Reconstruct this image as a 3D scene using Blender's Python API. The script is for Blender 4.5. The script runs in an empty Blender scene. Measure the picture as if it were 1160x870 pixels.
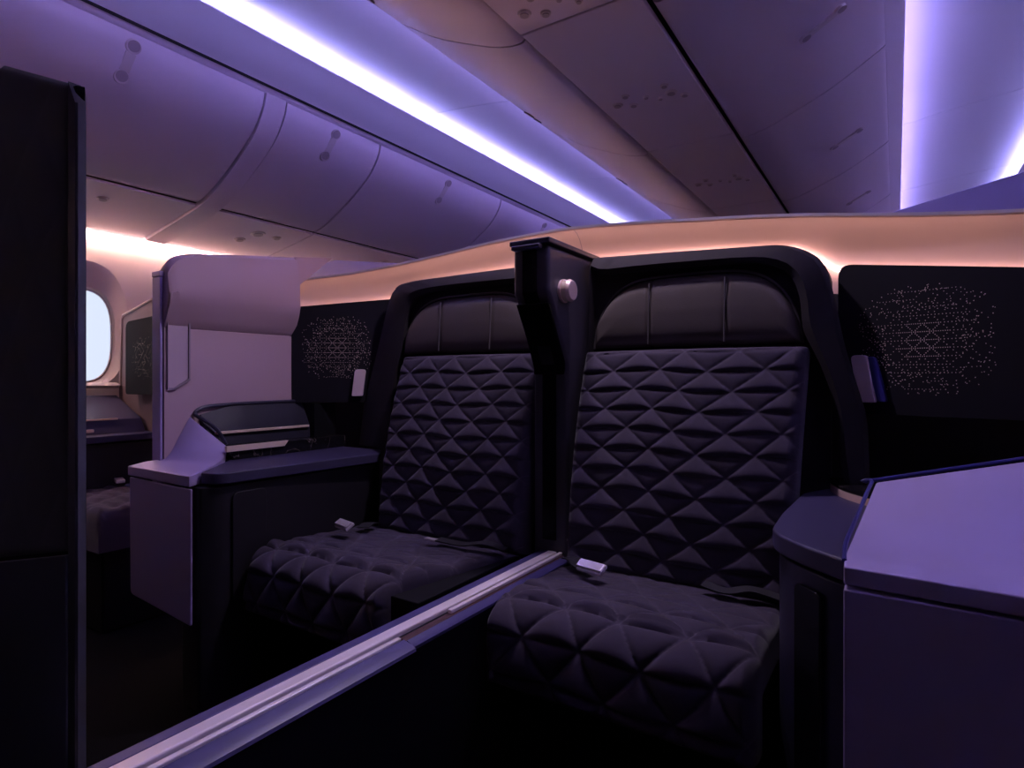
import bpy, bmesh, math, random
from mathutils import Vector, Matrix
random.seed(7)
scene = bpy.context.scene
COL = scene.collection

# ---------------------------------------------------------------- camera, world, exposure
cam_d = bpy.data.cameras.new('camera'); cam = bpy.data.objects.new('camera', cam_d); COL.objects.link(cam)
cam.location = (0, 0, .95)
cam.rotation_euler = (math.pi/2, 0, math.atan2(435, 672))
cam_d.sensor_width = 36; cam_d.lens = 36*672/1160
cam_d.shift_y = -6/1160
cam_d.clip_start = .02
scene.camera = cam
w = bpy.data.worlds.new('world'); scene.world = w; w.use_nodes = True
w.node_tree.nodes['Background'].inputs[0].default_value = (.80, .86, 1, 1)
w.node_tree.nodes['Background'].inputs[1].default_value = .30
vs = scene.view_settings
vs.view_transform = 'Standard'; vs.look = 'None'; vs.gamma = 1; vs.use_curve_mapping = False
vs.exposure = 1.78
scene.cycles.max_bounces = 7; scene.cycles.diffuse_bounces = 5
scene.cycles.use_denoising = True
COVE_COL = (.41, .40, 1.0); COVE_POWER = 12.5
COVE2_COL = (.40, .35, 1.0); COVE2_POWER = 7.5
PEACH_COL = (1.0, .56, .49); PEACH_POWER = 3.4
WASH_COL = (1.0, .62, .56); WASH_POWER = 16

# ---------------------------------------------------------------- materials
def mat(name, col, rough=.5, metal=0, spec=.5, bump=0, bscale=300, vary=0, vscale=4, emit=None, power=0, coat=0, sheen=0):
    m = bpy.data.materials.new(name); m.use_nodes = True
    nt = m.node_tree; b = nt.nodes['Principled BSDF']
    b.inputs['Base Color'].default_value = (*col, 1)
    b.inputs['Roughness'].default_value = rough; b.inputs['Metallic'].default_value = metal
    b.inputs['Specular IOR Level'].default_value = spec
    b.inputs['Coat Weight'].default_value = coat
    if sheen:
        b.inputs['Sheen Weight'].default_value = sheen; b.inputs['Sheen Roughness'].default_value = .4
    if emit:
        b.inputs['Emission Color'].default_value = (*emit, 1); b.inputs['Emission Strength'].default_value = power
    if bump or vary:
        tc = nt.nodes.new('ShaderNodeTexCoord')
    if bump:
        n = nt.nodes.new('ShaderNodeTexNoise'); n.inputs['Scale'].default_value = bscale; n.inputs['Detail'].default_value = 3
        bm = nt.nodes.new('ShaderNodeBump'); bm.inputs['Strength'].default_value = bump; bm.inputs['Distance'].default_value = .002
        nt.links.new(tc.outputs['Object'], n.inputs['Vector']); nt.links.new(n.outputs['Fac'], bm.inputs['Height'])
        nt.links.new(bm.outputs['Normal'], b.inputs['Normal'])
    if vary:
        n2 = nt.nodes.new('ShaderNodeTexNoise'); n2.inputs['Scale'].default_value = vscale
        mx = nt.nodes.new('ShaderNodeMix'); mx.data_type = 'RGBA'
        mx.inputs['A'].default_value = (*[c*(1-vary) for c in col], 1); mx.inputs['B'].default_value = (*[min(1, c*(1+vary)) for c in col], 1)
        nt.links.new(tc.outputs['Object'], n2.inputs['Vector']); nt.links.new(n2.outputs['Fac'], mx.inputs['Factor'])
        nt.links.new(mx.outputs['Result'], b.inputs['Base Color'])
    return m
def marble_mat():
    m = mat('dark_marble', (.012, .011, .013), .22)
    nt = m.node_tree; b = nt.nodes['Principled BSDF']
    tc = nt.nodes.new('ShaderNodeTexCoord'); n = nt.nodes.new('ShaderNodeTexNoise'); n.inputs['Scale'].default_value = 7; n.inputs['Detail'].default_value = 6
    n.inputs['Distortion'].default_value = 1.6
    s = nt.nodes.new('ShaderNodeMath'); s.operation = 'SUBTRACT'; s.inputs[1].default_value = .5
    a = nt.nodes.new('ShaderNodeMath'); a.operation = 'ABSOLUTE'
    r = nt.nodes.new('ShaderNodeValToRGB')
    r.color_ramp.elements[0].position = 0; r.color_ramp.elements[0].color = (.16, .13, .12, 1)
    r.color_ramp.elements[1].position = .012; r.color_ramp.elements[1].color = (.012, .011, .014, 1)
    nt.links.new(tc.outputs['Object'], n.inputs['Vector']); nt.links.new(n.outputs['Fac'], s.inputs[0]); nt.links.new(s.outputs[0], a.inputs[0])
    nt.links.new(a.outputs[0], r.inputs['Fac']); nt.links.new(r.outputs['Color'], b.inputs['Base Color'])
    return m
def quilt_mat(name, col, thread):
    m = mat(name, col, .85, spec=.25, bump=.35, bscale=900, sheen=.25)
    nt = m.node_tree; b = nt.nodes['Principled BSDF']
    at = nt.nodes.new('ShaderNodeAttribute'); at.attribute_name = 'thread'
    mx = nt.nodes.new('ShaderNodeMix'); mx.data_type = 'RGBA'
    mx.inputs['A'].default_value = (*col, 1); mx.inputs['B'].default_value = (*thread, 1)
    nt.links.new(at.outputs['Fac'], mx.inputs['Factor']); nt.links.new(mx.outputs['Result'], b.inputs['Base Color'])
    return m
M = dict(
    cabin=mat('cabin_plastic', (.68, .58, .68), .5, spec=.3, bump=.05, bscale=500),
    ceil=mat('ceiling_plastic', (.66, .62, .70), .6, spec=.3),
    gap=mat('gap_shade_colour', (.02, .018, .022), .8),  # near-black backing colour: the shade in the gaps is put into it
    latch=mat('latch_plastic', (.60, .50, .54), .35),
    latch_dark=mat('latch_cup', (.36, .29, .33), .5),
    sidewall=mat('sidewall_plastic', (.72, .60, .56), .6, spec=.3),
    glass=mat('window_shade', (.75, .78, .85), .5),
    carpet=mat('carpet', (.004, .0035, .005), .95, spec=.1, bump=.5, bscale=400),
    lav=mat('satin_mauve_shell', (.47, .39, .66), .42, metal=.15),
    lavfront=mat('mauve_panel', (.44, .36, .60), .45, metal=.2),
    mauve=mat('warm_mauve_wall', (.50, .35, .38), .5, spec=.35),
    cream=mat('cream_cornice', (.60, .47, .46), .55, spec=.3),
    navy=mat('navy_surface', (.062, .054, .112), .42, spec=.4),
    navyedge=mat('navy_edge', (.035, .033, .06), .35),
    dark=mat('dark_panel', (.020, .018, .022), .5, spec=.4),
    black=mat('gloss_black', (.004, .004, .006), .18, spec=.35),
    matblack=mat('matt_black', (.006, .006, .008), .7, spec=.2),
    shell=mat('seat_shell_fabric', (.030, .025, .029), .8, spec=.25, bump=.25, bscale=700),
    wing=mat('wing_panel_fabric', (.012, .011, .016), .75, spec=.25, bump=.2, bscale=700),
    leather=mat('charcoal_leather', (.115, .096, .090), .42, spec=.4, bump=.25, bscale=350),
    piping=mat('piping', (.11, .095, .10), .6),
    quilt=quilt_mat('plum_quilt', (.058, .046, .074), (.115, .095, .135)),
    nearquilt=quilt_mat('charcoal_quilt', (.13, .135, .125), (.145, .15, .14)),
    nearnavy=mat('near_navy', (.13, .145, .20), .6),
    rail=mat('satin_aluminium', (1, .90, .90), .3, metal=.1),
    railp=mat('violet_anodised', (.085, .072, .21), .4),
    bronze=mat('bronze_inlay', (.25, .14, .13), .35, metal=.8),
    copper=mat('copper_trim', (1, .80, .62), .25, metal=.1),
    upstand=mat('dark_upstand', (.018, .017, .032), .5),
    pink=mat('rose_metal', (1, .80, .80), .4, metal=.1),
    pearl=mat('rose_gold', (1, .74, .66), .3, metal=.2),
    blue=mat('blue_strap', (.035, .03, .22), .5),
    buckle=mat('chrome', (.85, .78, .82), .2, metal=.4),
    strap=mat('belt_webbing', (.02, .018, .024), .8),
    dots=mat('gold_dots', (1, .80, .66), .5),
    marble=marble_mat(),
    cove=mat('cove_lamp', (.8, .8, .9), emit=COVE_COL, power=COVE_POWER),
    cove2=mat('inboard_cove_lamp', (.8, .8, .9), emit=COVE2_COL, power=COVE2_POWER),
    post=mat('divider_satin', (.062, .054, .068), .5),
    fin=mat('cove_tinted_fin', (.44, .40, .74), .45),  # violet reflection of the cove light is put into this colour
    peach=mat('amber_lamp', (.8, .7, .6), emit=PEACH_COL, power=PEACH_POWER),
    wash=mat('wash_lamp', (.8, .7, .6), emit=WASH_COL, power=WASH_POWER),
)

# ---------------------------------------------------------------- helpers
def link(name, me, parent=None):
    o = bpy.data.objects.new(name, me); COL.objects.link(o)
    if parent: o.parent = parent
    return o
def thing(name, label, cat, loc=(0, 0, 0), group=None):
    o = bpy.data.objects.new(name, None); COL.objects.link(o); o.empty_display_size = .1
    o.location = loc; o['label'] = label; o['category'] = cat
    if group: o['group'] = group
    bpy.context.view_layer.update()
    return o
def tag(o, label, cat, group=None):
    o['label'] = label; o['category'] = cat
    if group: o['group'] = group
    return o
def struct(o, label=None):
    o['kind'] = 'structure'
    if label: o['label'] = label
    return o
def done(name, bm, mats, parent=None, smooth=True, bevel=0, seg=2, angle=35):
    """bmesh in world coordinates -> object; parts get local coordinates of their empty"""
    off = Vector((0, 0, 0)); p = parent
    while p: off += p.location; p = p.parent
    if off.length: bmesh.ops.translate(bm, verts=bm.verts, vec=-off)
    bmesh.ops.recalc_face_normals(bm, faces=bm.faces)
    me = bpy.data.meshes.new(name); bm.to_mesh(me); bm.free()
    for m in (mats if isinstance(mats, (list, tuple)) else [mats]): me.materials.append(m)
    if smooth:
        me.shade_smooth() if hasattr(me, 'shade_smooth') else None
    o = link(name, me, parent)
    if bevel:
        b = o.modifiers.new('bevel', 'BEVEL'); b.width = bevel; b.segments = seg; b.limit_method = 'ANGLE'; b.angle_limit = math.radians(angle)
        b.harden_normals = True
    elif smooth:
        try:
            me.set_sharp_from_angle(angle=math.radians(angle))
        except Exception: pass
    return o
def box(bm, a, b, mi=0):
    v = [bm.verts.new((x, y, z)) for x in (a[0], b[0]) for y in (a[1], b[1]) for z in (a[2], b[2])]
    for f in ((0, 1, 3, 2), (4, 6, 7, 5), (0, 4, 5, 1), (2, 3, 7, 6), (0, 2, 6, 4), (1, 5, 7, 3)):
        fc = bm.faces.new([v[i] for i in f]); fc.material_index = mi
def prism(bm, pts, vec, mi=0):
    """pts: 3-D polygon, swept by vec"""
    vec = Vector(vec)
    a = [bm.verts.new(p) for p in pts]; b = [bm.verts.new(Vector(p)+vec) for p in pts]
    n = len(pts)
    fs = [bm.faces.new(a), bm.faces.new(b[::-1])]
    for i in range(n): fs.append(bm.faces.new((a[i], a[(i+1) % n], b[(i+1) % n], b[i])))
    for f in fs: f.material_index = mi
def rounded(pts, r, seg=6):
    """2-D polygon with rounded corners; r number or list"""
    out = []; n = len(pts)
    for i in range(n):
        p = Vector(pts[i]); a = Vector(pts[i-1]); b = Vector(pts[(i+1) % n])
        ri = r[i] if isinstance(r, (list, tuple)) else r
        if ri <= 0: out.append(tuple(p)); continue
        da = (a-p); db = (b-p); ri = min(ri, da.length*.49, db.length*.49)
        p0 = p+da.normalized()*ri; p1 = p+db.normalized()*ri
        for k in range(seg+1):
            t = k/seg
            out.append(tuple(p0*(1-t)**2 + p*2*t*(1-t) + p1*t*t))
    return out
def smooth_line(pts, seg=5):
    out = []; P = [Vector(p) for p in pts]
    for i in range(len(P)-1):
        p0 = P[max(i-1, 0)]; p1 = P[i]; p2 = P[i+1]; p3 = P[min(i+2, len(P)-1)]
        for k in range(seg):
            t = k/seg
            out.append(tuple(.5*((2*p1)+(p2-p0)*t+(2*p0-5*p1+4*p2-p3)*t*t+(3*p1-p0-3*p2+p3)*t**3)))
    out.append(tuple(P[-1])); return out
def strip_poly(line, th):
    """closed 2-D polygon: line plus its copy offset by th to the left-hand side"""
    L = [Vector(p) for p in line]; off = []
    for i, p in enumerate(L):
        d = (L[min(i+1, len(L)-1)]-L[max(i-1, 0)]).normalized()
        off.append(tuple(p+Vector((-d.y, d.x))*th))
    return [tuple(p) for p in L]+off[::-1]
def strip_extrude(bm, line, th, y0, y1, mi=0, plane='XZ'):
    """thin shell: quads only (concave-safe)"""
    L = line; O = strip_poly(line, th)[len(line):][::-1]
    def P3(p, y): return (p[0], y, p[1])
    rows = []
    for y in (y0, y1):
        rows.append(([bm.verts.new(P3(p, y)) for p in L], [bm.verts.new(P3(p, y)) for p in O]))
    n = len(L)
    fs = []
    for i in range(n-1):
        fs.append(bm.faces.new((rows[0][0][i], rows[0][0][i+1], rows[1][0][i+1], rows[1][0][i])))
        fs.append(bm.faces.new((rows[0][1][i], rows[0][1][i+1], rows[1][1][i+1], rows[1][1][i])))
        for r in rows: fs.append(bm.faces.new((r[0][i], r[0][i+1], r[1][i+1], r[1][i])))
    for k in (0, -1): fs.append(bm.faces.new((rows[0][0][k], rows[1][0][k], rows[1][1][k], rows[0][1][k])))
    for f in fs: f.material_index = mi
def cyl(bm, c, axis, r, h, seg=24, r2=None, mi=0):
    axis = Vector(axis).normalized(); q = axis.to_track_quat('Z', 'Y').to_matrix().to_4x4()
    m = Matrix.Translation(Vector(c)+axis*h/2) @ q
    res = bmesh.ops.create_cone(bm, cap_ends=True, segments=seg, radius1=r, radius2=r if r2 is None else r2, depth=h, matrix=m)
    for f in set(f for v in res['verts'] for f in v.link_faces): f.material_index = mi
def tube(bm, pts, r, seg=8, mi=0):
    pts = [Vector(p) for p in pts]; rings = []
    for i, p in enumerate(pts):
        d = (pts[min(i+1, len(pts)-1)]-pts[max(i-1, 0)]).normalized()
        q = d.to_track_quat('Z', 'Y')
        rings.append([bm.verts.new(p+q @ Vector((r*math.cos(a*2*math.pi/seg), r*math.sin(a*2*math.pi/seg), 0))) for a in range(seg)])
    for a, b in zip(rings, rings[1:]):
        for k in range(seg): bm.faces.new((a[k], a[(k+1) % seg], b[(k+1) % seg], b[k])).material_index = mi
    bm.faces.new(rings[0][::-1]).material_index = mi; bm.faces.new(rings[-1]).material_index = mi
def grid_faces(bm, rows, mi=0, closed=False):
    for a, b in zip(rows, rows[1:]):
        n = len(a)
        for k in range(n if closed else n-1): bm.faces.new((a[k], a[(k+1) % n], b[(k+1) % n], b[k])).material_index = mi

# ================================================================ SETTING
CX = -.735                      # cabin centre line
Y0, Y1 = -1.1, 11.0
def quick(name, fn, m, **k):
    bm = bmesh.new(); fn(bm); return done(name, bm, m, **k)
struct(quick('floor', lambda b: box(b, (-3.6, Y0, -.05), (2.2, Y1, 0)), M['carpet']), 'dark carpeted cabin floor')
struct(quick('wall_back', lambda b: box(b, (-3.6, Y1, 0), (2.2, Y1+.08, 2.6)), M['cabin']))
struct(quick('wall_front', lambda b: box(b, (-3.6, Y0-.08, 0), (2.2, Y0, 2.6)), M['matblack']))
struct(quick('wall_right', lambda b: box(b, (2.0, Y0, 0), (2.08, Y1, 2.5)), M['sidewall']))
# side wall with window openings: outline ovals
WX = -3.46
wins = [.78, 1.34, 1.90, 2.46]
def oval(cy, cz, hy, hz, p=2.6, n=36):
    o = []
    for i in range(n):
        a = 2*math.pi*i/n; c, s = math.cos(a), math.sin(a)
        o.append((cy+hy*math.copysign(abs(c)**(2/p), c), cz+hz*math.copysign(abs(s)**(2/p), s)))
    return o
bm = bmesh.new()
def loop(pts): 
    vs_ = [bm.verts.new((WX, y, z)) for y, z in pts]
    return [bm.edges.new((vs_[i], vs_[(i+1) % len(vs_)])) for i in range(len(vs_))]
edges = loop([(Y0, 0), (Y1, 0), (Y1, 1.75), (Y0, 1.75)])
for cy in wins: edges += loop(oval(cy, 1.225, .215, .33, 2.4))
bmesh.ops.triangle_fill(bm, use_beauty=True, use_dissolve=False, edges=edges)
kill = [f for f in bm.faces if any((((f.calc_center_median().y-cy)/.20)**2+((f.calc_center_median().z-1.225)/.315)**2) < .9 for cy in wins)]
bmesh.ops.delete(bm, geom=kill, context='FACES_ONLY')
struct(done('wall_left', bm, M['sidewall'], smooth=False), 'pale curved cabin side wall')
for i, cy in enumerate(wins):
    bm = bmesh.new(); rows = []
    for hy, hz, dx, cz, p in ((.215, .33, 0, 1.225, 2.4), (.20, .30, -.012, 1.215, 2.5), (.165, .25, -.035, 1.175, 2.9), (.158, .243, -.06, 1.172, 2.9)):
        rows.append([bm.verts.new((WX+dx, y, z)) for y, z in oval(cy, cz, hy, hz, p)])
    grid_faces(bm, rows, closed=True)
    wnd = struct(done(f'window_{i+1}', bm, M['sidewall']))
    bm = bmesh.new()
    prism(bm, [(WX-.055, y, z) for y, z in oval(cy, 1.172, .16, .245, 2.9)], (-.006, 0, 0))
    g = bpy.data.materials.get('pane') or mat('pane', (.9, .93, 1), .25)
    g.node_tree.nodes['Principled BSDF'].inputs['Transmission Weight'].default_value = 1
    g.node_tree.nodes['Principled BSDF'].inputs['IOR'].default_value = 1.05
    done('pane', bm, g, wnd)
    bm = bmesh.new()
    o1 = oval(cy, 1.172, .160, .245, 2.9); o2 = oval(cy, 1.172, .150, .235, 2.9)
    rows = [[bm.verts.new((WX-.050, y, z)) for y, z in o1], [bm.verts.new((WX-.044, y, z)) for y, z in o2], [bm.verts.new((WX-.054, y, z)) for y, z in o2]]
    grid_faces(bm, rows, closed=True); done('window_frame', bm, M['cream'], wnd)

# ceiling, one aisle panel profile, mirrored about the centre line
CEIL = smooth_line([(-2.30, 2.36), (-2.25, 2.395), (-2.15, 2.405), (-1.98, 2.395), (-1.75, 2.368), (-1.57, 2.340), (-1.50, 2.330), (-1.44, 2.30)], 4)
SEAMS = [2.507-2*1.36-.0, 2.507-1.36, 2.507, 2.507+1.36, 2.507+2*1.36, 2.507+3*1.36, 2.507+4*1.36, 2.507+5*1.36]
def ceiling(mirror, name):
    bm = bmesh.new(); pts = [(2*CX-x, z) for x, z in CEIL] if mirror else CEIL
    ys = [Y0]+[s for s in SEAMS if Y0 < s < Y1]+[Y1]
    for a, b in zip(ys, ys[1:]):
        strip_extrude(bm, pts, -.012 if mirror else .012, a+.0025, b-.0025)
    strip_extrude(bm, [(x, z+.016) for x, z in pts], -.01 if mirror else .01, Y0, Y1)
    return struct(done(name, bm, M['ceil'], smooth=True, angle=50), 'violet-lit aisle ceiling panel')
ceiling(False, 'ceiling'); ceiling(True, 'ceiling_right')
struct(quick('ceiling_top', lambda b: box(b, (-3.6, Y0, 2.55), (2.2, Y1, 2.6)), M['matblack']))
# cove valance (between lamp trough and bins)
VAL = smooth_line([(-2.165, 2.352), (-2.19, 2.335), (-2.245, 2.290), (-2.30, 2.252), (-2.315, 2.236)], 4)
for mi_, nm, lab in ((False, 'trim_1', 'long violet valance above the window-side bins'), (True, 'trim_2', 'long valance above the far right bins')):
    bm = bmesh.new(); pts = [(2*CX-x, z) for x, z in VAL] if mi_ else VAL
    strip_extrude(bm, pts, -.012 if not mi_ else .012, Y0, Y1)
    struct(done(nm, bm, M['ceil']), lab)
# rails along the bin tops
def rail(pts, name, y0=Y0, y1=Y1, m='cabin'):
    bm = bmesh.new(); prism(bm, [(x, y0, z) for x, z in pts], (0, y1-y0, 0)); return struct(done(name, bm, M[m], bevel=.004))
rail([(-2.318, 2.240), (-2.325, 2.228), (-2.345, 2.214), (-2.36, 2.214), (-2.36, 2.24)], 'trim_3')
bm = bmesh.new(); prism(bm, [(x, Y0, z) for x, z in ((-2.309, 2.2395), (-2.3165, 2.2305), (-2.322, 2.234), (-2.315, 2.243))], (0, Y1-Y0, 0)); struct(done('trim_11', bm, M['gap'], smooth=False))  # dark strip drawn in as the shade of the groove
def mir(p): return [(2*CX-x, z) for x, z in p]
LIP = [(-1.438, 2.184), (-1.498, 2.230), (-1.495, 2.235), (-1.452, 2.203), (-1.430, 2.245), (-1.424, 2.245), (-1.424, 2.184)]
rail(LIP, 'trim_4')
rail(mir(LIP), 'trim_5')
# lamps in the coves: long strips sunk in the trough
def strip_lamp(name, label, pts, ys, m, parent_cat='light', group=None):
    bm = bmesh.new()
    for a, b in zip(ys, ys[1:]):
        prism(bm, [(x, a+.01, z) for x, z in pts], (0, b-a-.02, 0))
    return tag(done(name, bm, M[m], smooth=False), label, parent_cat, group)
ys = [.15+i*(Y1-.25)/10 for i in range(11)]
lp = [(-2.228, 2.325), (-2.216, 2.325), (-2.212, 2.360), (-2.224, 2.364)]
li = [(-1.456, 2.225), (-1.462, 2.225), (-1.464, 2.252), (-1.458, 2.252)]
strip_lamp('cove_light', 'blue-white light strip running above the left window-side bins', lp, ys, 'cove')
strip_lamp('cove_light', 'blue-white light strip in the ceiling cove at the right edge', mir(lp), ys, 'cove')
strip_lamp('inboard_cove_light', 'light strip hidden along the top of the centre bins on the left aisle', li, ys, 'cove2')
strip_lamp('inboard_cove_light', 'light strip along the top of the centre bins on the right aisle', mir(li), ys, 'cove2')
lw = [(-3.425, 1.688), (-3.445, 1.688), (-3.445, 1.694), (-3.425, 1.694)]
strip_lamp('wash_light', 'warm light strip washing down the window wall', lw, ys, 'wash')

# ================================================================ OVERHEAD BINS
def latch_at(c, tdir, name, parent, L=.165, r=.025, n=(0, 0, -1)):
    """two round cups joined by a shallow bar, lying on the door"""
    c = Vector(c); t = Vector(tdir).normalized(); nn = Vector(n).normalized()
    for s in (-1, 1):
        bm = bmesh.new(); cyl(bm, c+t*s*L/2-nn*.002, nn, r, .008, 24, r*.9, mi=0)
        cyl(bm, c+t*s*L/2+nn*.005+t*.004, nn, r*.74, .0022, 24, mi=1); done('latch_cup', bm, [M['latch'], M['latch_dark']], parent, bevel=.0015)
    bm = bmesh.new()
    y = nn.cross(t).normalized()
    a = [c+t*sx*(L/2-r*.8)+y*sy*r*.66 for sx, sy in ((-1, -1), (1, -1), (1, 1), (-1, 1))]
    prism(bm, [p-nn*.002 for p in a], nn*.0075, 0)
    return done('latch_bar', bm, [M['latch'], M['latch_dark']], parent, bevel=.0015)
LP = smooth_line([(-2.325, 2.205), (-2.345, 2.14), (-2.42, 2.045), (-2.57, 1.940), (-2.72, 1.858), (-2.81, 1.822), (-2.868, 1.812), (-2.885, 1.835)], 5)
PSU = [(-2.872, 1.796), (-3.10, 1.752), (-3.41, 1.698)]
def left_bin(y0, y1, lab, ly):
    t = thing('overhead_bin', lab, 'overhead bin', (-2.6, (y0+y1)/2, 1.8), 'overhead bins along the window side')
    bm = bmesh.new(); strip_extrude(bm, LP, -.02, y0+.006, y1-.006)
    for v in bm.verts:     # rounded lower corners: pull door ends in a touch near the bottom
        pass
    done('door', bm, M['cabin'], t, bevel=.004, angle=50)
    bm = bmesh.new(); strip_extrude(bm, [(x-.016, z+.026) for x, z in LP[:-3]], -.01, y0, y1); done('housing', bm, M['gap'], t)
    if ly is not None:
        n = Vector((.62, 0, -.78)); tt = Vector((.78, 0, .62))
        latch_at((-2.368, ly, 2.113), (.59, .09, .81), 'latch', t, .117, .028, (.81, 0, -.59))
    return t
def left_psu(y0, y1, lab, ly):
    t = thing('service_panel', lab, 'service panel', (-3.1, (y0+y1)/2, 1.75), 'service panels under the window-side bins')
    bm = bmesh.new(); strip_extrude(bm, PSU, -.012, y0+.003, y1-.003); done('cover', bm, M['cabin'], t, bevel=.002)
    for dx, dy, r in ((0, 0, .042), (-.12, -.035, .032), (.0, .12, .026)):
        x = -3.02+dx; z = 1.767+dx*.19
        bm = bmesh.new(); cyl(bm, (x, ly+dy, z+.002), (0.19, 0, -1), r, .007, 24, r*.85); cyl(bm, (x+.001, ly+dy, z-.004), (.19, 0, -1), r*.6, .004, 20, mi=1)
        done('air_vent' if dx else 'reading_light', bm, [M['latch'], M['latch_dark']], t)
    return t
LB = [(-1.0, .45), (.45, 1.60), (1.705, 2.29), (2.29, 3.45), (3.45, 4.62), (4.62, 5.79), (5.79, 6.96), (6.96, 8.13), (8.13, 9.3)]
LLY = [None, 1.06, 1.99, 2.87, 4.07, 5.2, 6.4, None, None]
LLAB = ['window-side overhead bin just over the near dark panel',
        'large window-side overhead bin at the upper left, before the wide pillar strip',
        'short window-side overhead bin right after the wide pillar strip',
        'third window-side overhead bin, above the purple suite side wall',
        'fourth window-side overhead bin, just left of the curved wall top',
        'fifth window-side overhead bin, mostly hidden by the curved suite wall', 'sixth window-side overhead bin far down the cabin',
        'seventh window-side overhead bin far down the cabin', 'last window-side overhead bin far down the cabin']
for (a, b), ly, lab in zip(LB, LLY, LLAB):
    if a < 0: 
        left_bin(a, b, lab, ly); continue
    left_bin(a, b, lab, ly)
for k, (a, b, ly) in enumerate([(.45, 1.60, 1.13), (1.705, 2.29, 2.03), (2.29, 3.45, 3.0), (3.45, 4.62, 4.1)]):
    left_psu(a, b, ['pale service panel with vents under the nearest left bin', 'pale service panel under the short window-side bin',
                    'pale service panel under the third window-side bin, behind the purple wall top', 'pale service panel under the fourth window-side bin'][k], ly)
bm = bmesh.new(); prism(bm, [(-2.845, 4.62, 1.8), (-3.36, 4.62, 1.702), (-3.36, 4.62, 1.73), (-2.845, 4.62, 1.83)], (0, 6.3, 0)); struct(done('trim_6', bm, M['cabin']))
bm = bmesh.new(); prism(bm, [(-2.845, Y0, 1.8), (-3.36, Y0, 1.702), (-3.36, Y0, 1.73), (-2.845, Y0, 1.83)], (0, .45-Y0-.003, 0)); struct(done('trim_7', bm, M['cabin']))
bm = bmesh.new()
strip_extrude(bm, smooth_line([(-2.320, 2.208), (-2.345, 2.135), (-2.42, 2.035), (-2.57, 1.930), (-2.72, 1.846), (-2.86, 1.790), (-3.10, 1.742), (-3.38, 1.690)], 5), -.03, 1.602, 1.703)
tag(done('bin_pillar', bm, M['cabin'], bevel=.003), 'curved pillar strip between the first and second window-side bins', 'pillar')
bm = bmesh.new(); strip_extrude(bm, [(x-.03, z+.04) for x, z in LP[:-3]], -.01, 1.50, 1.80); struct(done('light_block_10', bm, M['gap']))  # dark backing added to stop light leaking beside the pillar

CP = smooth_line([(-1.438, 2.180), (-1.405, 2.155), (-1.268, 2.070), (-1.144, 2.012), (-1.03, 1.966), (-.955, 1.950), (-.928, 1.955), (-.922, 1.975)], 5)
SEG = 1.05
def centre_bin(k, left):
    y0 = 1.50+k*SEG if left else 1.53+k*SEG; y1 = y0+SEG
    if left: labs = {-1: 'centre overhead bin facing the left aisle, cropped by the top edge', 0: 'centre bin facing the left aisle, first with its whole curved belly in view', 1: 'centre bin facing the left aisle, second past the round seam'}
    else: labs = {-1: 'centre bin above the right seat, cropped at the top right', 0: 'flat-bellied centre bin facing the right aisle with a two-cup latch near the top', 1: 'centre bin facing the right aisle, next one further in with small latch'}
    lab = labs.get(k, ('left' if left else 'right')+'-facing centre bin, %s down the cabin' % {-2: 'behind the viewer', 2: 'third', 3: 'fourth', 4: 'fifth', 5: 'sixth', 6: 'seventh', 7: 'eighth'}.get(k, 'far'))
    t = thing('overhead_bin', lab, 'overhead bin', (CX+(-.45 if left else .45), (y0+y1)/2, 2.0), 'overhead bins over the centre seats')
    pts = CP if left else mir(CP)
    bm = bmesh.new(); strip_extrude(bm, pts, .02 if left else -.02, y0+.004, y1-.004); done('door', bm, M['cabin'], t, bevel=.004, angle=50)
    bm = bmesh.new(); strip_extrude(bm, [(x, z+.026) for x, z in pts[:-4]], .01 if left else -.01, y0, y1); done('housing', bm, M['gap'], t)
    s = 1 if not left else -1
    if left:
        bm = bmesh.new(); c = Vector((-1.395, y0+.80, 2.148)); cyl(bm, c, (-.55, 0, -.83), .026, .006, 24); done('latch', bm, M['latch_dark'], t)
        bm = bmesh.new(); cyl(bm, c+Vector((0, .075, 0)), (-.55, 0, -.83), .02, .005, 24)
        done('latch_button', bm, M['latch_dark'], t)
    else:
        latch_at((-.192, y0+.53, 2.047), (.099, -.02, .048), 'latch', t, .112, .019, (.44, 0, -.9))
for k in range(-2, 8):
    centre_bin(k, True); centre_bin(k, False)
for k in range(-2, 8):
    y0 = 1.46+k*SEG; y1 = y0+SEG
    nm = {-1: 'centre service panel at the top edge with round lights and vents', 0: 'centre service panel with reading lights, above the seat divider', 1: 'centre service panel, second from the top edge', 2: 'centre service panel, third from the top edge'}.get(k, 'centre service panel, %s along the cabin' % {-3: 'hindmost', -2: 'second hindmost', -1: '', 0: '', 1: '', 2: '', 3: 'fourth', 4: 'fifth', 5: 'sixth', 6: 'seventh', 7: 'eighth'}[k])
    t = thing('service_panel', nm, 'service panel', (CX, (y0+y1)/2, 1.95), 'service panels over the centre seats')
    bm = bmesh.new(); box(bm, (-.914, y0+.003, 1.945), (-.560, y1-.003, 1.965)); done('cover', bm, M['cabin'], t, bevel=.004)
    cy = y0+.56 if k >= 0 else y0+.965
    for x, dy, r, kind in ((-.85, 0, .020, 'air_vent'), (-.80, .03, .016, 'air_vent'), (-.74, -.005, .011, 'button'), (-.70, .03, .011, 'button'), (-.655, .01, .022, 'reading_light'), (-.62, .05, .016, 'reading_light'), (-.80, -.05, .015, 'reading_light'), (-.66, -.05, .015, 'air_vent')):
        bm = bmesh.new(); cyl(bm, (x, cy+dy, 1.946), (0, 0, -1), r, .006, 20, r*.85); cyl(bm, (x, cy+dy, 1.941), (0, 0, -1), r*.6, .0035, 16, mi=1)
        done(kind, bm, [M['latch'], M['latch_dark']], t)
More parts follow.
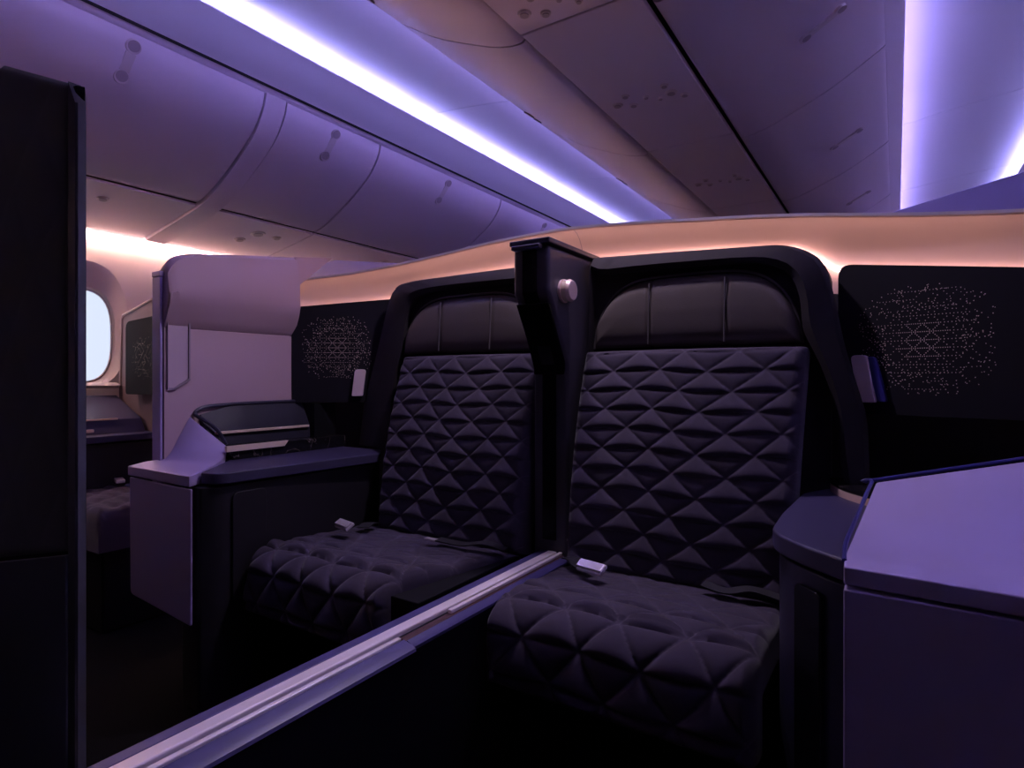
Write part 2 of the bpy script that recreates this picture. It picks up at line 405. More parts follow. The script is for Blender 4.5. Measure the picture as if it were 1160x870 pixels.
bm = bmesh.new(); prism(bm, [(x, Y0, z) for x, z in ((-2.80, 1.858), (-2.80, 1.87), (-3.47, 1.735), (-3.47, 1.72))], (0, Y1-Y0, 0)); struct(done('light_block_9', bm, M['gap']))  # dark slab added to block wash light leaking behind the bins
bm = bmesh.new(); box(bm, (-.935, Y0, 1.985), (-.535, Y1, 2.0)); struct(done('trim_8', bm, M['gap']))

# ================================================================ SUITE WALL WITH CURVED LIT CORNICE
def ycor(x): return 1.76-.16*abs((x+.83)/1.1)**4
def lerp_tab(tab, x):
    if x <= tab[0][0]: return tab[0][1]
    for (a, za), (b, zb) in zip(tab, tab[1:]):
        if x <= b:
            t = (x-a)/(b-a); return za+(zb-za)*t
    return tab[-1][1]
RIM = smooth_line([(-2.19, 1.322), (-2.151, 1.331), (-1.683, 1.393), (-1.377, 1.428), (-1.157, 1.445), (-.863, 1.448), (-.464, 1.415), (-.228, 1.388), (-.027, 1.352), (.14, 1.319), (.27, 1.292)], 6)
xs = [-2.15+i*(2.42)/48 for i in range(49)]
wall = thing('suite_wall', 'long curved suite wall with glowing peach cornice behind both seats', 'partition', (-.9, 1.9, 0))
bm = bmesh.new(); rows = []
for x in xs:
    y, z = ycor(x), lerp_tab(RIM, x)
    # cornice section: bottom, concave rise, out to the rim, lip, top, back
    sec = [(y+.075, z-.36), (y+.075, z-.16), (y+.0735, z-.12), (y+.069, z-.085), (y+.060, z-.055), (y+.044, z-.030), (y+.024, z-.014), (y+.004, z-.006),
           (y+.004, z-.004), (y, z-.004), (y, z), (y+.012, z+.004), (y+.13, z+.004), (y+.13, z-.36)]
    rows.append([bm.verts.new((x, a, b)) for a, b in sec])
grid_faces(bm, rows, closed=True); bm.faces.new(rows[0]); bm.faces.new(rows[-1][::-1])
done('cornice', bm, M['cream'], wall, angle=30)
bm = bmesh.new(); rows = []
for x in xs:
    y, z = ycor(x), lerp_tab(RIM, x)
    rows.append([bm.verts.new((x, a, b)) for a, b in ((y-.003, z-.003), (y-.004, z+.004), (y+.02, z+.009), (y+.135, z+.009), (y+.135, z+.0045), (y+.01, z+.0045))])
grid_faces(bm, rows, closed=True); bm.faces.new(rows[0]); bm.faces.new(rows[-1][::-1])
done('rim', bm, M['ceil'], wall, angle=40)  # paler ceiling colour puts the rim's catch of light into the paint
bm = bmesh.new(); rows = []
for x in xs:
    y, z = ycor(x), lerp_tab(RIM, x)
    rows.append([bm.verts.new((x, a, b)) for a, b in ((y+.03, 0), (y+.03, z-.20), (y+.074, z-.20), (y+.11, z-.36), (y+.11, 0))])
grid_faces(bm, rows, closed=True); bm.faces.new(rows[0]); bm.faces.new(rows[-1][::-1])
done('lower_panel', bm, M['dark'], wall)
bm = bmesh.new(); yy, zz = ycor(-.895), lerp_tab(RIM, -.895)
a_ = [(yy+p, zz-q) for p, q in ((.075, .16), (.0735, .12), (.069, .085), (.060, .055), (.044, .030), (.024, .014), (.004, .006))]
rows = [[bm.verts.new((x, y-.0012, z-.0008)) for y, z in a_] for x in (-.8965, -.8935)]; grid_faces(bm, rows)
done('seam', bm, M['latch_dark'], wall)
# hidden amber strip behind the seat shells
lamp = bmesh.new()
LZ = [(-2.15, 1.22), (-1.9, 1.242), (-1.66, 1.266), (-1.55, 1.325), (-1.2, 1.343), (-.86, 1.345), (-.46, 1.333), (-.22, 1.310), (-.13, 1.24), (.10, 1.203), (.27, 1.170)]
for i in range(0, 48):
    a, b = xs[i], xs[i+1]
    ya, yb = ycor(a)+.058, ycor(b)+.058; za, zb = lerp_tab(LZ, a), lerp_tab(LZ, b)
    v = [lamp.verts.new(p) for p in ((a, ya, za), (b-.002, yb, zb), (b-.002, yb+.012, zb), (a, ya+.012, za), (a, ya, za-.006), (b-.002, yb, zb-.006), (b-.002, yb+.012, zb-.006), (a, ya+.012, za-.006))]
    for f in ((0, 1, 2, 3), (7, 6, 5, 4), (0, 4, 5, 1), (2, 6, 7, 3), (1, 5, 6, 2), (0, 3, 7, 4)): lamp.faces.new([v[k] for k in f])
tag(done('cornice_light', lamp, M['peach'], smooth=False), 'warm amber light strip tucked behind the seat shells under the cornice', 'light')
# outer fins rising behind the wall ends
for nm, poly, lab in (('wing_fin', [(-2.56, 1.30), (-2.56, 1.500), (-2.295, 1.527), (-1.9, 1.472), (-1.60, 1.42), (-1.60, 1.30)], 'pale violet fin rising behind the left end of the curved wall'),
                      ('wing_fin', [(-.10, 1.30), (-.10, 1.395), (-.031, 1.407), (.30, 1.478), (.30, 1.30)], 'pale violet fin rising behind the right end of the curved wall')):
    bm = bmesh.new(); prism(bm, [(x, 1.95, z) for x, z in poly], (0, .03, 0)); 
    if poly[0][0] < -1: 
        box(bm, (-2.56, 1.95, 0), (-2.5, 1.98, 1.31)); box(bm, (-1.66, 1.95, 0), (-1.6, 1.98, 1.31))
    else: box(bm, (.24, 1.95, 0), (.30, 1.98, 1.31))
    tag(done(nm, bm, M['fin'], bevel=.006), lab, 'panel')

# ================================================================ QUILTING
def quilt_h(u, v, a, h, amp, amp_dn=.55):
    """triangular lattice; returns height and thread factor"""
    u += .006*math.sin(v*17+1.3)+.004*math.sin(u*23); v += .004*math.sin(u*19+.7)
    row = math.floor(v/h); fv = v/h-row
    # shear so each row holds up and down triangles
    s = u/a - v/(2*h)
    col = math.floor(s); fs = s-col
    if fs+fv < 1:   # up triangle
        b = (fv, fs, 1-fs-fv); up = True
    else:
        b = (1-fv, 1-fs, fs+fv-1); up = False
    m = max(0., 27*b[0]*b[1]*b[2])
    hgt = m**.42
    if up: hgt *= .75+.5*(1-b[0])**2; hgt *= amp
    else: hgt *= amp*amp_dn
    dmin = min(b[1], b[2])*a*.66
    th = max(0., 1-dmin/.0016)
    dh = b[0]*h; th = max(th, .55*max(0., 1-dh/.0014))
    return hgt, th
def quilt_sheet(name, parent, posfn, W, L, nu, nv, a, h, amp, m, flip=False, ampfn=None, off=(0, 0), skirt=.05, edge=.018, dn=.55):
    bm = bmesh.new(); lay = bm.verts.layers.float.new('thread'); rows = []
    for j in range(-2, nv+3):
        r = []
        jj = min(max(j, 0), nv); v = L*jj/nv
        for i in range(-2, nu+3):
            ii = min(max(i, 0), nu); u = W*ii/nu
            hgt, th = quilt_h(u+off[0], v+off[1], a, h, amp, dn)
            if ampfn: hgt *= ampfn(u, v)
            du = min(u, W-u); dv = min(v, L-v)
            e = min(du, dv)
            fall = 0
            for d in (du, dv):
                if d < edge: fall += edge*(1-math.sqrt(max(0, 1-(1-d/edge)**2)))
            hgt = hgt*min(1, e/.02) - fall
            if i < 0 or i > nu or j < 0 or j > nv:
                k = max(-i, i-nu, -j, j-nv, 0)
                hgt = -edge*.9-skirt*k/2
                th = 0
            p, n = posfn(u, v)
            vt = bm.verts.new(Vector(p)+Vector(n)*hgt); vt[lay] = th; r.append(vt)
        rows.append(r)
    grid_faces(bm, rows)
    return done(name, bm, m, parent, angle=80)

# ================================================================ SEATS
def seat(x0, x1, side, lab):
    """side: -1 left seat, 1 right seat (outer side)"""
    xc = (x0+x1)/2; W = x1-x0
    t = thing('suite_seat', lab, 'seat', (xc, 1.4, 0), 'pair of centre suite seats')
    # shell: back plate and arch frame
    if side > 0: ox0, ox1 = -.746, -.135
    else: ox0, ox1 = -1.630, -.879
    inner, outer = (ox0, ox1) if side > 0 else (ox1, ox0)
    so = side
    plate_x = -1.53 if side < 0 else -.132
    if side > 0:
        out = [(inner, .70), (inner, 1.303), (-.50, 1.293), (-.335, 1.285), (-.235, 1.280), (-.185, 1.262), (-.150, 1.235), (-.135, 1.205), (-.100, 1.02), (-.055, .86), (-.050, .70)]
        inn = [(-.098, .70), (-.110, .78), (-.122, .893), (-.150, .985), (-.185, 1.065), (-.192, 1.14), (-.215, 1.20), (-.275, 1.235), (-.42, 1.245), (-.70, 1.245), (-.735, 1.22), (-.740, .70)]
    else:
        out = [(inner, .70), (inner, 1.303), (-1.12, 1.302), (-1.35, 1.300), (-1.45, 1.298), (-1.515, 1.290), (-1.545, 1.27), (-1.565, 1.235), (-1.625, 1.05), (-1.695, .86), (-1.72, .70)]
        inn = [(-1.545, .70), (-1.535, .78), (-1.525, .893), (-1.505, .985), (-1.475, 1.065), (-1.463, 1.14), (-1.440, 1.20), (-1.39, 1.240), (-1.25, 1.252), (-.91, 1.245), (-.885, 1.22), (-.885, .70)]
    outs = rounded(out, [0, .01]+[.03]*(len(out)-3)+[0], 4)
    bm = bmesh.new(); prism(bm, [(max(x, plate_x) if side < 0 else min(x, plate_x), 1.612, z) for x, z in outs], (0, .05, 0)) 
    low = [(max(x, plate_x) if side < 0 else min(x, plate_x), z) for x, z in outs if z > 1.03]
    prism(bm, [(low[0][0], 1.584, 1.03)]+[(x, 1.584, z) for x, z in low]+[(low[-1][0], 1.584, 1.03)], (0, .027, 0))
    # arch: ring between outline and inner edge, open at the bottom
    def resample(line, n):
        d = [0]
        for p, q in zip(line, line[1:]): d.append(d[-1]+math.dist(p, q))
        r = []
        for k in range(n+1):
            s = d[-1]*k/n; i = max(j for j in range(len(d)) if d[j] <= s+1e-9); i = min(i, len(line)-2)
            f = (s-d[i])/max(1e-9, d[i+1]-d[i]); r.append((line[i][0]+(line[i+1][0]-line[i][0])*f, line[i][1]+(line[i+1][1]-line[i][1])*f))
        return r
    N = 60
    A = resample(outs[::-1], N); B = resample(smooth_line(inn, 3), N)
    A = A if abs(A[0][0]-B[0][0]) < abs(A[-1][0]-B[0][0]) else A[::-1]
    bm2 = bm
    rings = []
    for (ax, az), (bx, bz) in zip(A, B):
        mx, mz = ax*.5+bx*.5, az*.5+bz*.5
        rings.append([bm2.verts.new(p) for p in ((ax, 1.608, az), (ax, 1.585, az), (ax*.85+bx*.15, 1.565, az*.85+bz*.15), (ax*.25+bx*.75, 1.548, az*.25+bz*.75), (bx, 1.560, bz), (bx, 1.610, bz))])
    grid_faces(bm2, rings, closed=True); bm2.faces.new(rings[0]); bm2.faces.new(rings[-1][::-1])
    done('seat_shell', bm2, M['shell'], t, angle=40)
    # backrest
    by0, bz0, by1, bz1 = 1.405, .455, 1.535, 1.030
    L = math.hypot(by1-by0, bz1-bz0); dirv = Vector((0, by1-by0, bz1-bz0)).normalized(); nrm = Vector((0, -dirv.z, dirv.y))
    def pos(u, v):
        k = v/L
        bulge = -.025*math.sin(math.pi*k)-.010*math.sin(math.pi*u/W)
        xl = x0-.004*k; xr = x1+.020*k*(1 if side > 0 else .3)
        return (xl+(xr-xl)*u/W, by0+dirv.y*v, bz0+dirv.z*v)+(), nrm*1.0 if False else nrm
    def pos2(u, v):
        k = v/L; bulge = .022*math.sin(math.pi*k)+.008*math.sin(math.pi*u/W)
        xl = x0-.004*k; xr = x1+.020*k*(1 if side > 0 else .3)
        p = Vector((xl+(xr-xl)*u/W, by0+dirv.y*v, bz0+dirv.z*v))+nrm*bulge
        return p, nrm
    quilt_sheet('backrest', t, pos2, W, L, 190, 200, .122, .0525, .0135, M['quilt'], off=(.03 if side > 0 else .07, .0), skirt=.06)
    # headrest: puffed leather pad of three panels
    if side > 0: hx0, hx1 = -.735, -.190
    else: hx0, hx1 = -1.478, -.905
    hc, hw = (hx0+hx1)/2, (hx1-hx0)/2; H = .192; hz = 1.036
    seamx = (hc-hw*.37, hc+hw*.36)
    bm = bmesh.new(); rows = []; nu, nv = 90, 26
    for j in range(nv+1):
        r = []
        for i in range(nu+1):
            xn = -1+2*i/nu; xn_ = math.copysign(1-(1-abs(xn))**1.35, xn)
            Hx = H*max(0.0, 1-abs(xn_)**4.2)**.60
            z = hz+Hx*j/nv; x = hc+hw*xn_
            e = min(Hx*j/nv, Hx*(1-j/nv), (1-abs(xn_))*hw)
            d = .030*(1-math.exp(-e/.010))+.010*(1-math.exp(-e/.05))
            for s in seamx: d -= .006*math.exp(-(abs(x-s)/.0035)**2)
            r.append(bm.verts.new((x, 1.585-d-(z-hz)*-.06, z)))
        rows.append(r)
    grid_faces(bm, rows)
    bmesh.ops.remove_doubles(bm, verts=bm.verts, dist=.0004)
    hr = done('headrest', bm, M['leather'], t, angle=80)
    bm = bmesh.new(); pts = []
    for i in range(61):
        xn = -1+2*i/60; xn_ = math.copysign(1-(1-abs(xn))**2, xn)
        pts.append((hc+hw*1.004*xn_, 1.580+.187*0, hz+(H+.001)*max(0.0, 1-abs(xn_)**4.2)**.60))
    tube(bm, pts, .0035); done('piping', bm, M['piping'], hr)
    for s in seamx:
        bm = bmesh.new(); tube(bm, [(s, 1.5475+.06*dz_, hz+.008+dz_) for dz_ in [k*.0165 for k in range(11)]], .0022); done('panel_seam', bm, M['piping'], hr)
    # backing block between back pad and shell
    bm = bmesh.new(); prism(bm, [(x0+.01, 1.45, .30), (x0+.01, 1.66, .30), (x0+.01, 1.66, 1.05), (x0+.01, 1.585, 1.05)], (W-.02, 0, 0)); done('back_core', bm, M['matblack'], t)
    # cushion: path over the front edge
    yb, zt, yf, R = 1.440, .468, (1.105 if side > 0 else 1.055), .07
    cx0, cW = (x0, W) if side > 0 else (-1.522, x1+1.522)
    flat = yb-yf; arc = R*math.pi/2; drop = .10
    def cpos(u, v):
        kk = max(0, min(1, (v-drop-arc)/flat)); tp = 0 if side > 0 else .105*(1-kk); sc = (cW-tp)/cW; uu = u; u = u*sc
        crown = .006*math.sin(math.pi*u/cW)
        if v < drop: return Vector((cx0+u, yf-R, zt-R-drop+v)), Vector((0, -1, 0))
        if v < drop+arc:
            a = (v-drop)/R; return Vector((cx0+u, yf-R*math.cos(a), zt-R+R*math.sin(a))), Vector((0, -math.cos(a), math.sin(a)))
        d = v-drop-arc; return Vector((cx0+u, yf+d, zt+crown-.02*(d/flat)**2)), Vector((0, 0, 1))
    def cam_(u, v):
        d = v-drop-arc
        return 1.25 if d < 0 else max(.42, 1.25-d*5.5)
    quilt_sheet('seat_cushion', t, cpos, cW, drop+arc+flat, 150, 170, .128 if side > 0 else .140, .080, .017, M['quilt'], ampfn=cam_, off=(.036 if side > 0 else -.002, .04), skirt=.05, edge=.02, dn=.7)
    bm = bmesh.new(); box(bm, (cx0+.012, yf-.05, .30), (x1-(.012 if side > 0 else .11), 1.45, .425)); done('seat_pan', bm, M['matblack'], t, bevel=.02)
    bm = bmesh.new(); box(bm, (x0+.03, 1.12, .0), (x1-.03, 1.60, .302)); done('base', bm, M['matblack'], t, bevel=.01)
    if side < 0:
        bm = bmesh.new(); prism(bm, [(x1-.088, yf-.06, .30), (x1-.004, yf-.06, .30), (x1-.004, 1.42, .30), (x1-.010, 1.42, .30)], (0, 0, .150)); done('side_bolster', bm, M['matblack'], t, bevel=.03, seg=4)
    # belts
    def belt(pts, bc, ang, parent=t):
        bm = bmesh.new(); P3 = [Vector(p) for p in smooth_line(pts, 6)]
        rows = []
        for i, p in enumerate(P3):
            d = (P3[min(i+1, len(P3)-1)]-P3[max(i-1, 0)]).normalized(); s = d.cross(Vector((0, 0, 1))).normalized()*.019
            rows.append([bm.verts.new(q) for q in (p-s, p+s, p+s+Vector((0, 0, .003)), p-s+Vector((0, 0, .003)))])
        grid_faces(bm, rows, closed=True); bm.faces.new(rows[0]); bm.faces.new(rows[-1][::-1])
        b = done('seat_belt', bm, M['strap'], t)
        if bc:
            c = Vector(bc); R_ = Matrix.Rotation(ang, 4, 'Z')
            bm = bmesh.new(); box(bm, (-.036, -.016, 0), (.036, .016, .010)); box(bm, (-.036, -.012, .0105), (.036, .012, .016))
            bmesh.ops.transform(bm, matrix=Matrix.Translation(c) @ R_ @ Matrix.Rotation(math.radians(32), 4, 'X'), verts=bm.verts)
            done('buckle', bm, M['buckle'], b, bevel=.003)
    if side > 0:
        belt([(x0+.02, 1.385, .480), (x0+.05, 1.36, .487), (x0+.08, 1.335, .482), (x0+.115, 1.31, .484)], (x0+.137, 1.285, .498), math.radians(-12))
        belt([(x1-.01, 1.375, .480), (x1-.07, 1.37, .489), (x1-.12, 1.355, .480), (x1-.17, 1.36, .486)], None, 0)
    else:
        belt([(x0+.01, 1.38, .478), (x0+.03, 1.34, .486), (x0+.05, 1.30, .484)], (x0+.055, 1.225, .506), math.radians(-14))
        belt([(x1-.01, 1.36, .478), (x1-.07, 1.35, .490), (x1-.14, 1.335, .480), (x1-.22, 1.32, .486)], None, 0)
        bm = bmesh.new(); box(bm, (x1-.255, 1.30, .484), (x1-.215, 1.318, .490)); done('belt_tongue', bm, M['buckle'], t, bevel=.002)
    return t
seat(-1.445, -.890, -1, 'plum quilted suite seat left of the divider, beside the two-tier console')
seat(-.742, -.195, 1, 'plum quilted suite seat right of the divider, nearest the viewer')

# ================================================================ DIVIDER
dv = thing('seat_divider', 'tall charcoal divider post standing between the two seats', 'divider', (-.81, 1.5, 0))
bm = bmesh.new()
side = [(1.345, 1.300), (1.345, 1.178), (1.365, 1.150), (1.452, .985), (1.452, .50), (1.452, 0), (1.672, 0), (1.672, 1.300)]
prism(bm, [(-.868, y, z) for y, z in side], (.111, 0, 0)); done('post', bm, M['post'], dv, bevel=.012, seg=3)
bm = bmesh.new(); 
gl = [(1.3405, 1.298), (1.3405, 1.178), (1.361, 1.145), (1.4475, .982), (1.4475, .50), (1.46, .50), (1.46, .985), (1.37, 1.15), (1.352, 1.18), (1.352, 1.298)]
for i in range(4):
    q = [gl[i], gl[i+1], gl[8-i], gl[9-i]]
    prism(bm, [(-.835, y, z) for y, z in q], (.042, 0, 0))
done('groove', bm, M['black'], dv, smooth=False)
bm = bmesh.new(); prism(bm, [(-.862, y, z) for y, z in ((1.350, 1.150), (1.368, 1.147), (1.452, .985), (1.444, .96), (1.444, .995))], (.099, 0, 0)); done('chin', bm, M['black'], dv, bevel=.003)
bm = bmesh.new(); box(bm, (-.874, 1.335, 1.303), (-.750, 1.70, 1.318)); done('cap', bm, M['navyedge'], dv, bevel=.004)
bm = bmesh.new(); box(bm, (-.862, 1.325, 1.290), (-.775, 1.345, 1.302)); done('latch', bm, M['navy'], dv, bevel=.003)
rl = bmesh.new()
cyl(rl, (-.758, 1.424, 1.187), (1, 0, 0), .032, .008, 32); cyl(rl, (-.750, 1.424, 1.187), (1, 0, 0), .029, .016, 32, .030, mi=1); cyl(rl, (-.736, 1.424, 1.187), (1, 0, 0), .031, .010, 32, .026)
o = done('reading_light', rl, [M['pearl'], M['copper']], dv, bevel=.0015); o['label'] = 'round rose-gold reading light knob'
# lowered privacy screen rail
ra = thing('privacy_screen', 'long metal-topped privacy screen lowered between the seats, running to the near panel', 'privacy screen', (-.79, .9, 0))
def bar(name, x0, x1, z0, z1, y0, y1, m, bv=.0015):
    bm = bmesh.new(); box(bm, (x0, y0, z0), (x1, y1, z1)); return done(name, bm, M[m], ra, bevel=bv)
bar('screen_body', -.834, -.752, 0, .452, .10, 1.448, 'matblack')
bar('side_edge', -.838, -.8165, .452, .4705, .10, 1.448, 'railp')
bar('top_strip', -.8160, -.789, .452, .471, .10, 1.448, 'rail', .003)
bar('channel', -.7885, -.783, .452, .462, .10, 1.448, 'black', 0)
bar('guide_strip', -.7825, -.772, .452, .468, .10, .815, 'rail', .0025)
bar('bronze_inlay', -.7825, -.766, .452, .463, .82, 1.448, 'bronze')
bar('guide_tab', -.7815, -.771, .463, .472, .96, 1.448, 'rail', .0025)
bm = bmesh.new(); prism(bm, [(x, .10, z) for x, z in ((-.7715, .452), (-.7715, .463), (-.752, .459), (-.742, .454), (-.740, .449), (-.7515, .446), (-.7515, .452))], (0, .72, 0))
prism(bm, [(x, .822, z) for x, z in ((-.7655, .452), (-.7655, .462), (-.754, .458), (-.749, .453), (-.749, .447), (-.7515, .446), (-.7515, .452))], (0, .62, 0))
done('bevel_face', bm, M['railp'], ra)

# ================================================================ WING PANELS WITH DOT PATTERN
def dots_poly(org, ex, ez, nrm, cu, cv, size, seed, bm, mi, dens=1.0, r=.00105, outer=.145, step=.0068):
    rnd = random.Random(seed); a, h = size
    pts = []
    def put(u, v, rr=r): pts.append((u, v, rr))
    nx, ny = int(outer/a)+3, int(outer/h)+3
    for j in range(-ny, ny+1):
        for i in range(-nx, nx+1):
            ax = i*a+(j % 2)*a/2; ay = j*h
            for dx, dy in ((a, 0), (a/2, h), (-a/2, h)):
                mx, my = ax+dx/2, ay+dy/2; d = math.hypot(mx, my)/outer
                pr = 1.25-1.1*d**1.5
                if rnd.random() < pr*1.1*dens:
                    n = max(2, int(math.hypot(dx, dy)/(step*(.62 if d < .35 else 1))))
                    for k in range(n): put(ax+dx*k/n, ay+dy*k/n, r*(1.15-.3*d))
    for k in range(int(380*dens)):
        an = rnd.random()*2*math.pi; q = outer*(.55+.50*rnd.random()); q *= 1+.10*abs(math.sin(2*an)); put(q*math.cos(an)*1.08, q*math.sin(an), r*rnd.uniform(.8, 1.2))
    for u, v, rr in pts:
        if abs(u) > outer*1.1 or abs(v) > outer*1.02: continue
        c = org+ex*(cu+u)+ez*(cv+v)+nrm*.0008
        vs_ = [bm.verts.new(c+ex*rr*math.cos(k*math.pi/3)+ez*rr*math.sin(k*math.pi/3)) for k in range(6)]
        bm.faces.new(vs_).material_index = mi
def wing(A, B, zA, zB, z0, lab, pat, handle, strap, m='wing', rad=.035, group='dot-patterned side screens', dens=1.0, taper=.0, outer=.125, flipn=False):
    A = Vector((*A, 0)); B = Vector((*B, 0)); ex = (B-A).normalized(); W = (B-A).length; ez = Vector((0, 0, 1)); n = ex.cross(ez); 
    if n.y > 0: n = -n
    t = thing('side_screen', lab, 'screen', (A.x, A.y, z0), group)
    poly = rounded([(0, z0), (0, zA), (W, zB), (W-taper, z0)], [.02, rad, .012, .02], 6)
    bm = bmesh.new(); prism(bm, [A+ex*u+ez*z for u, z in poly], -n*.035)
    dots_poly(A, ex, ez, n, pat[0], pat[1], (.0340, .0180) if dens > .5 else (.03, .018), int(pat[0]*1000)+3, bm, 1, dens, outer=outer)
    bmesh.ops.translate(bm, verts=bm.verts, vec=Vector((0, 0, 0)))
    off = t.location
    bmesh.ops.translate(bm, verts=bm.verts, vec=-off)
    me = bpy.data.meshes.new('panel'); bm.normal_update(); bm.to_mesh(me); bm.free(); me.materials.append(M[m]); me.materials.append(M['dots'])
    link('panel', me, t)
    def plate(name, u0, z_0, w_, h_, sl, mm, d0, d1, lab=None, r_=.012):
        bm = bmesh.new(); q = rounded([(u0+sl, z_0), (u0, z_0+h_), (u0+w_, z_0+h_), (u0+w_+sl, z_0)], [.006, r_, r_, .006] if r_ else 0, 5)
        prism(bm, [A+ex*u+ez*z+n*d0 for u, z in q], n*(d1-d0)); o = done(name, bm, M[mm], t, bevel=.002)
        if lab: o['label'] = lab
    if strap: plate('strap', *strap, 'blue', .002, .014, 'deep blue strap edge')
    if handle: plate('handle', *handle, 'pink', .004, .020, 'rounded rose-coloured pull handle')
    return t, A, ex, n
wing((-1.878, 1.40), (-1.56, 1.655), 1.215, 1.254, .862, 'dot-patterned side screen left of the left seat headrest',
     (.165, 1.065), (.232, .885, .040, .100, -.012), None, taper=.04, outer=.115)
wing((-.118, 1.640), (.255, 1.500), 1.228, 1.160, .868, 'dot-patterned side screen right of the right seat headrest, at the right edge',
     (.178, 1.035), (.036, .895, .036, .110, .018), (.068, .897, .020, .104, .024), outer=.118)

# ================================================================ CONSOLES
def plan_prism(bm, pts, z0, z1, mi=0): prism(bm, [(x, y, z0) for x, y in pts], (0, 0, z1-z0), mi)
# ---- left console
c = thing('side_console', 'mauve-fronted console with two copper-edged tiers left of the left seat', 'console', (-1.72, 1.2, 0))
body = rounded([(-1.577, .882), (-1.545, .92), (-1.536, 1.05), (-1.530, 1.30), (-1.526, 1.46), (-1.56, 1.535), (-1.878, 1.535), (-1.878, 1.00), (-1.66, .885)], [.01, .03, .02, .02, .02, .01, 0, 0, .0], 5)
bm = bmesh.new(); plan_prism(bm, body, .05, .655); done('body', bm, M['dark'], c, bevel=.003)
top = rounded([(-1.590, .895), (-1.528, .915), (-1.520, 1.05), (-1.502, 1.30), (-1.488, 1.47), (-1.56, 1.54), (-1.878, 1.54), (-1.878, 1.08), (-1.76, 1.08)], [.01, .05, .02, .02, .02, .01, 0, 0, 0], 6)
bm = bmesh.new(); plan_prism(bm, top, .663, .694); done('worktop', bm, M['navy'], c, bevel=.004)
bm = bmesh.new(); prism(bm, [(-1.540, y, z) for y, z in rounded([(.955, .33), (.955, .635), (1.06, .635), (1.06, .33)], .02)], (.006, 0, 0)); done('door', bm, M['dark'], c, bevel=.002)
bm = bmesh.new(); q = rounded([(-1.93, .305), (-1.935, .655), (-1.578, .655), (-1.578, .290)], [.02, 0, 0, .005])
prism(bm, [(x, .872-.012*(x+1.93)/.35, z) for x, z in q], (0, .008, 0)); done('front_panel', bm, M['lavfront'], c, bevel=.008, seg=3)
# cap: flat front then ramp curling up to the outer side
def cap(parent, xo, xi, yfr, prof_o, prof_i, m, z0=.660, nx=24, sub=6, edge_r=.012):
    """surface lofted from outer profile to inner profile, each a list of (x,y,z); skirt down to z0"""
    po = smooth_line(prof_o, sub); pi_ = smooth_line(prof_i, sub)
    bm = bmesh.new(); rows = []
    for i in range(nx+1):
        f = i/nx; g = f
        r = []
        for a, b in zip(po, pi_):
            r.append(Vector(a)*(1-g)+Vector(b)*g)
        rows.append(r)
    V = [[bm.verts.new(p) for p in r] for r in rows]
    U = [[bm.verts.new((p.x, p.y+(.0 if k else 0), (z0 if k < len(r)*.30 else p.z-.03) if True else z0)) for k, p in enumerate(r)] for r in rows]
    grid_faces(bm, V); grid_faces(bm, U)
    n = len(V[0])
    for i in range(nx):
        for k in (0, n-1): bm.faces.new((V[i][k], V[i+1][k], U[i+1][k], U[i][k]))
    for k in range(n-1):
        for i in (0, nx): bm.faces.new((V[i][k], V[i][k+1], U[i][k+1], U[i][k]))
    return done('cap', bm, m, parent, bevel=.005, seg=3, angle=40)
cap(c, 0, 0, 0, [(-1.937, .868, .688), (-1.934, .915, .696), (-1.884, .955, .712), (-1.878, .990, .775), (-1.878, 1.022, .832)],
    [(-1.578, .858, .690), (-1.62, .925, .698), (-1.685, 1.00, .702), (-1.745, 1.058, .712), (-1.785, 1.088, .738)], M['lav'])
# crest wedge between cap and upstand, navy upstand inner face, rim
bm = bmesh.new()
rows = []
crest = smooth_line([(-1.785, 1.088, .738), (-1.80, 1.082, .768), (-1.85, 1.066, .803), (-1.92, 1.045, .828)], 4)
def wedge_to(p): return p
sec = []
for k in range(13):
    y = 1.055+(1.50-1.055)*k/12
    e = min(1, k/2); zt_ = .835+.028*min(1, k/3)
    sec.append([bm.verts.new(p) for p in ((-1.878, y, .66), (-1.878, y, zt_), (-1.872, y, zt_), (-1.858, y, zt_-.025), (-1.826, y, .778), (-1.822, y, .66))])
grid_faces(bm, sec, closed=True); bm.faces.new(sec[0]); bm.faces.new(sec[-1][::-1])
done('upstand', bm, M['upstand'], c, angle=50)
bm = bmesh.new(); tube(bm, smooth_line([(-1.788, 1.090, .740), (-1.81, 1.075, .785), (-1.845, 1.055, .815), (-1.870, 1.035, .838), (-1.872, 1.065, .858), (-1.872, 1.15, .864), (-1.872, 1.25, .866), (-1.872, 1.50, .868)], 6), .006); done('rim', bm, M['navyedge'], c)
bm = bmesh.new(); box(bm, (-1.828, 1.075, .772), (-1.815, 1.43, .781)); o = done('copper_trim', bm, M['copper'], c, bevel=.002); o['label'] = 'thin copper edging of the upper tier'
bm = bmesh.new(); box(bm, (-1.822, 1.09, .694), (-1.75, 1.545, .737)); done('marble_tier', bm, M['marble'], c, bevel=.003)
bm = bmesh.new(); prism(bm, [(-1.751, 1.062, .722), (-1.751, 1.062, .740), (-1.751, 1.285, .740), (-1.751, 1.27, .722)], (.012, 0, 0)); o = done('copper_trim', bm, M['copper'], c, bevel=.001); o['label'] = 'bright short copper bar on the lower tier'
bm = bmesh.new(); box(bm, (-1.874, 1.44, .70), (-1.80, 1.54, .860)); done('recess_back', bm, M['matblack'], c)

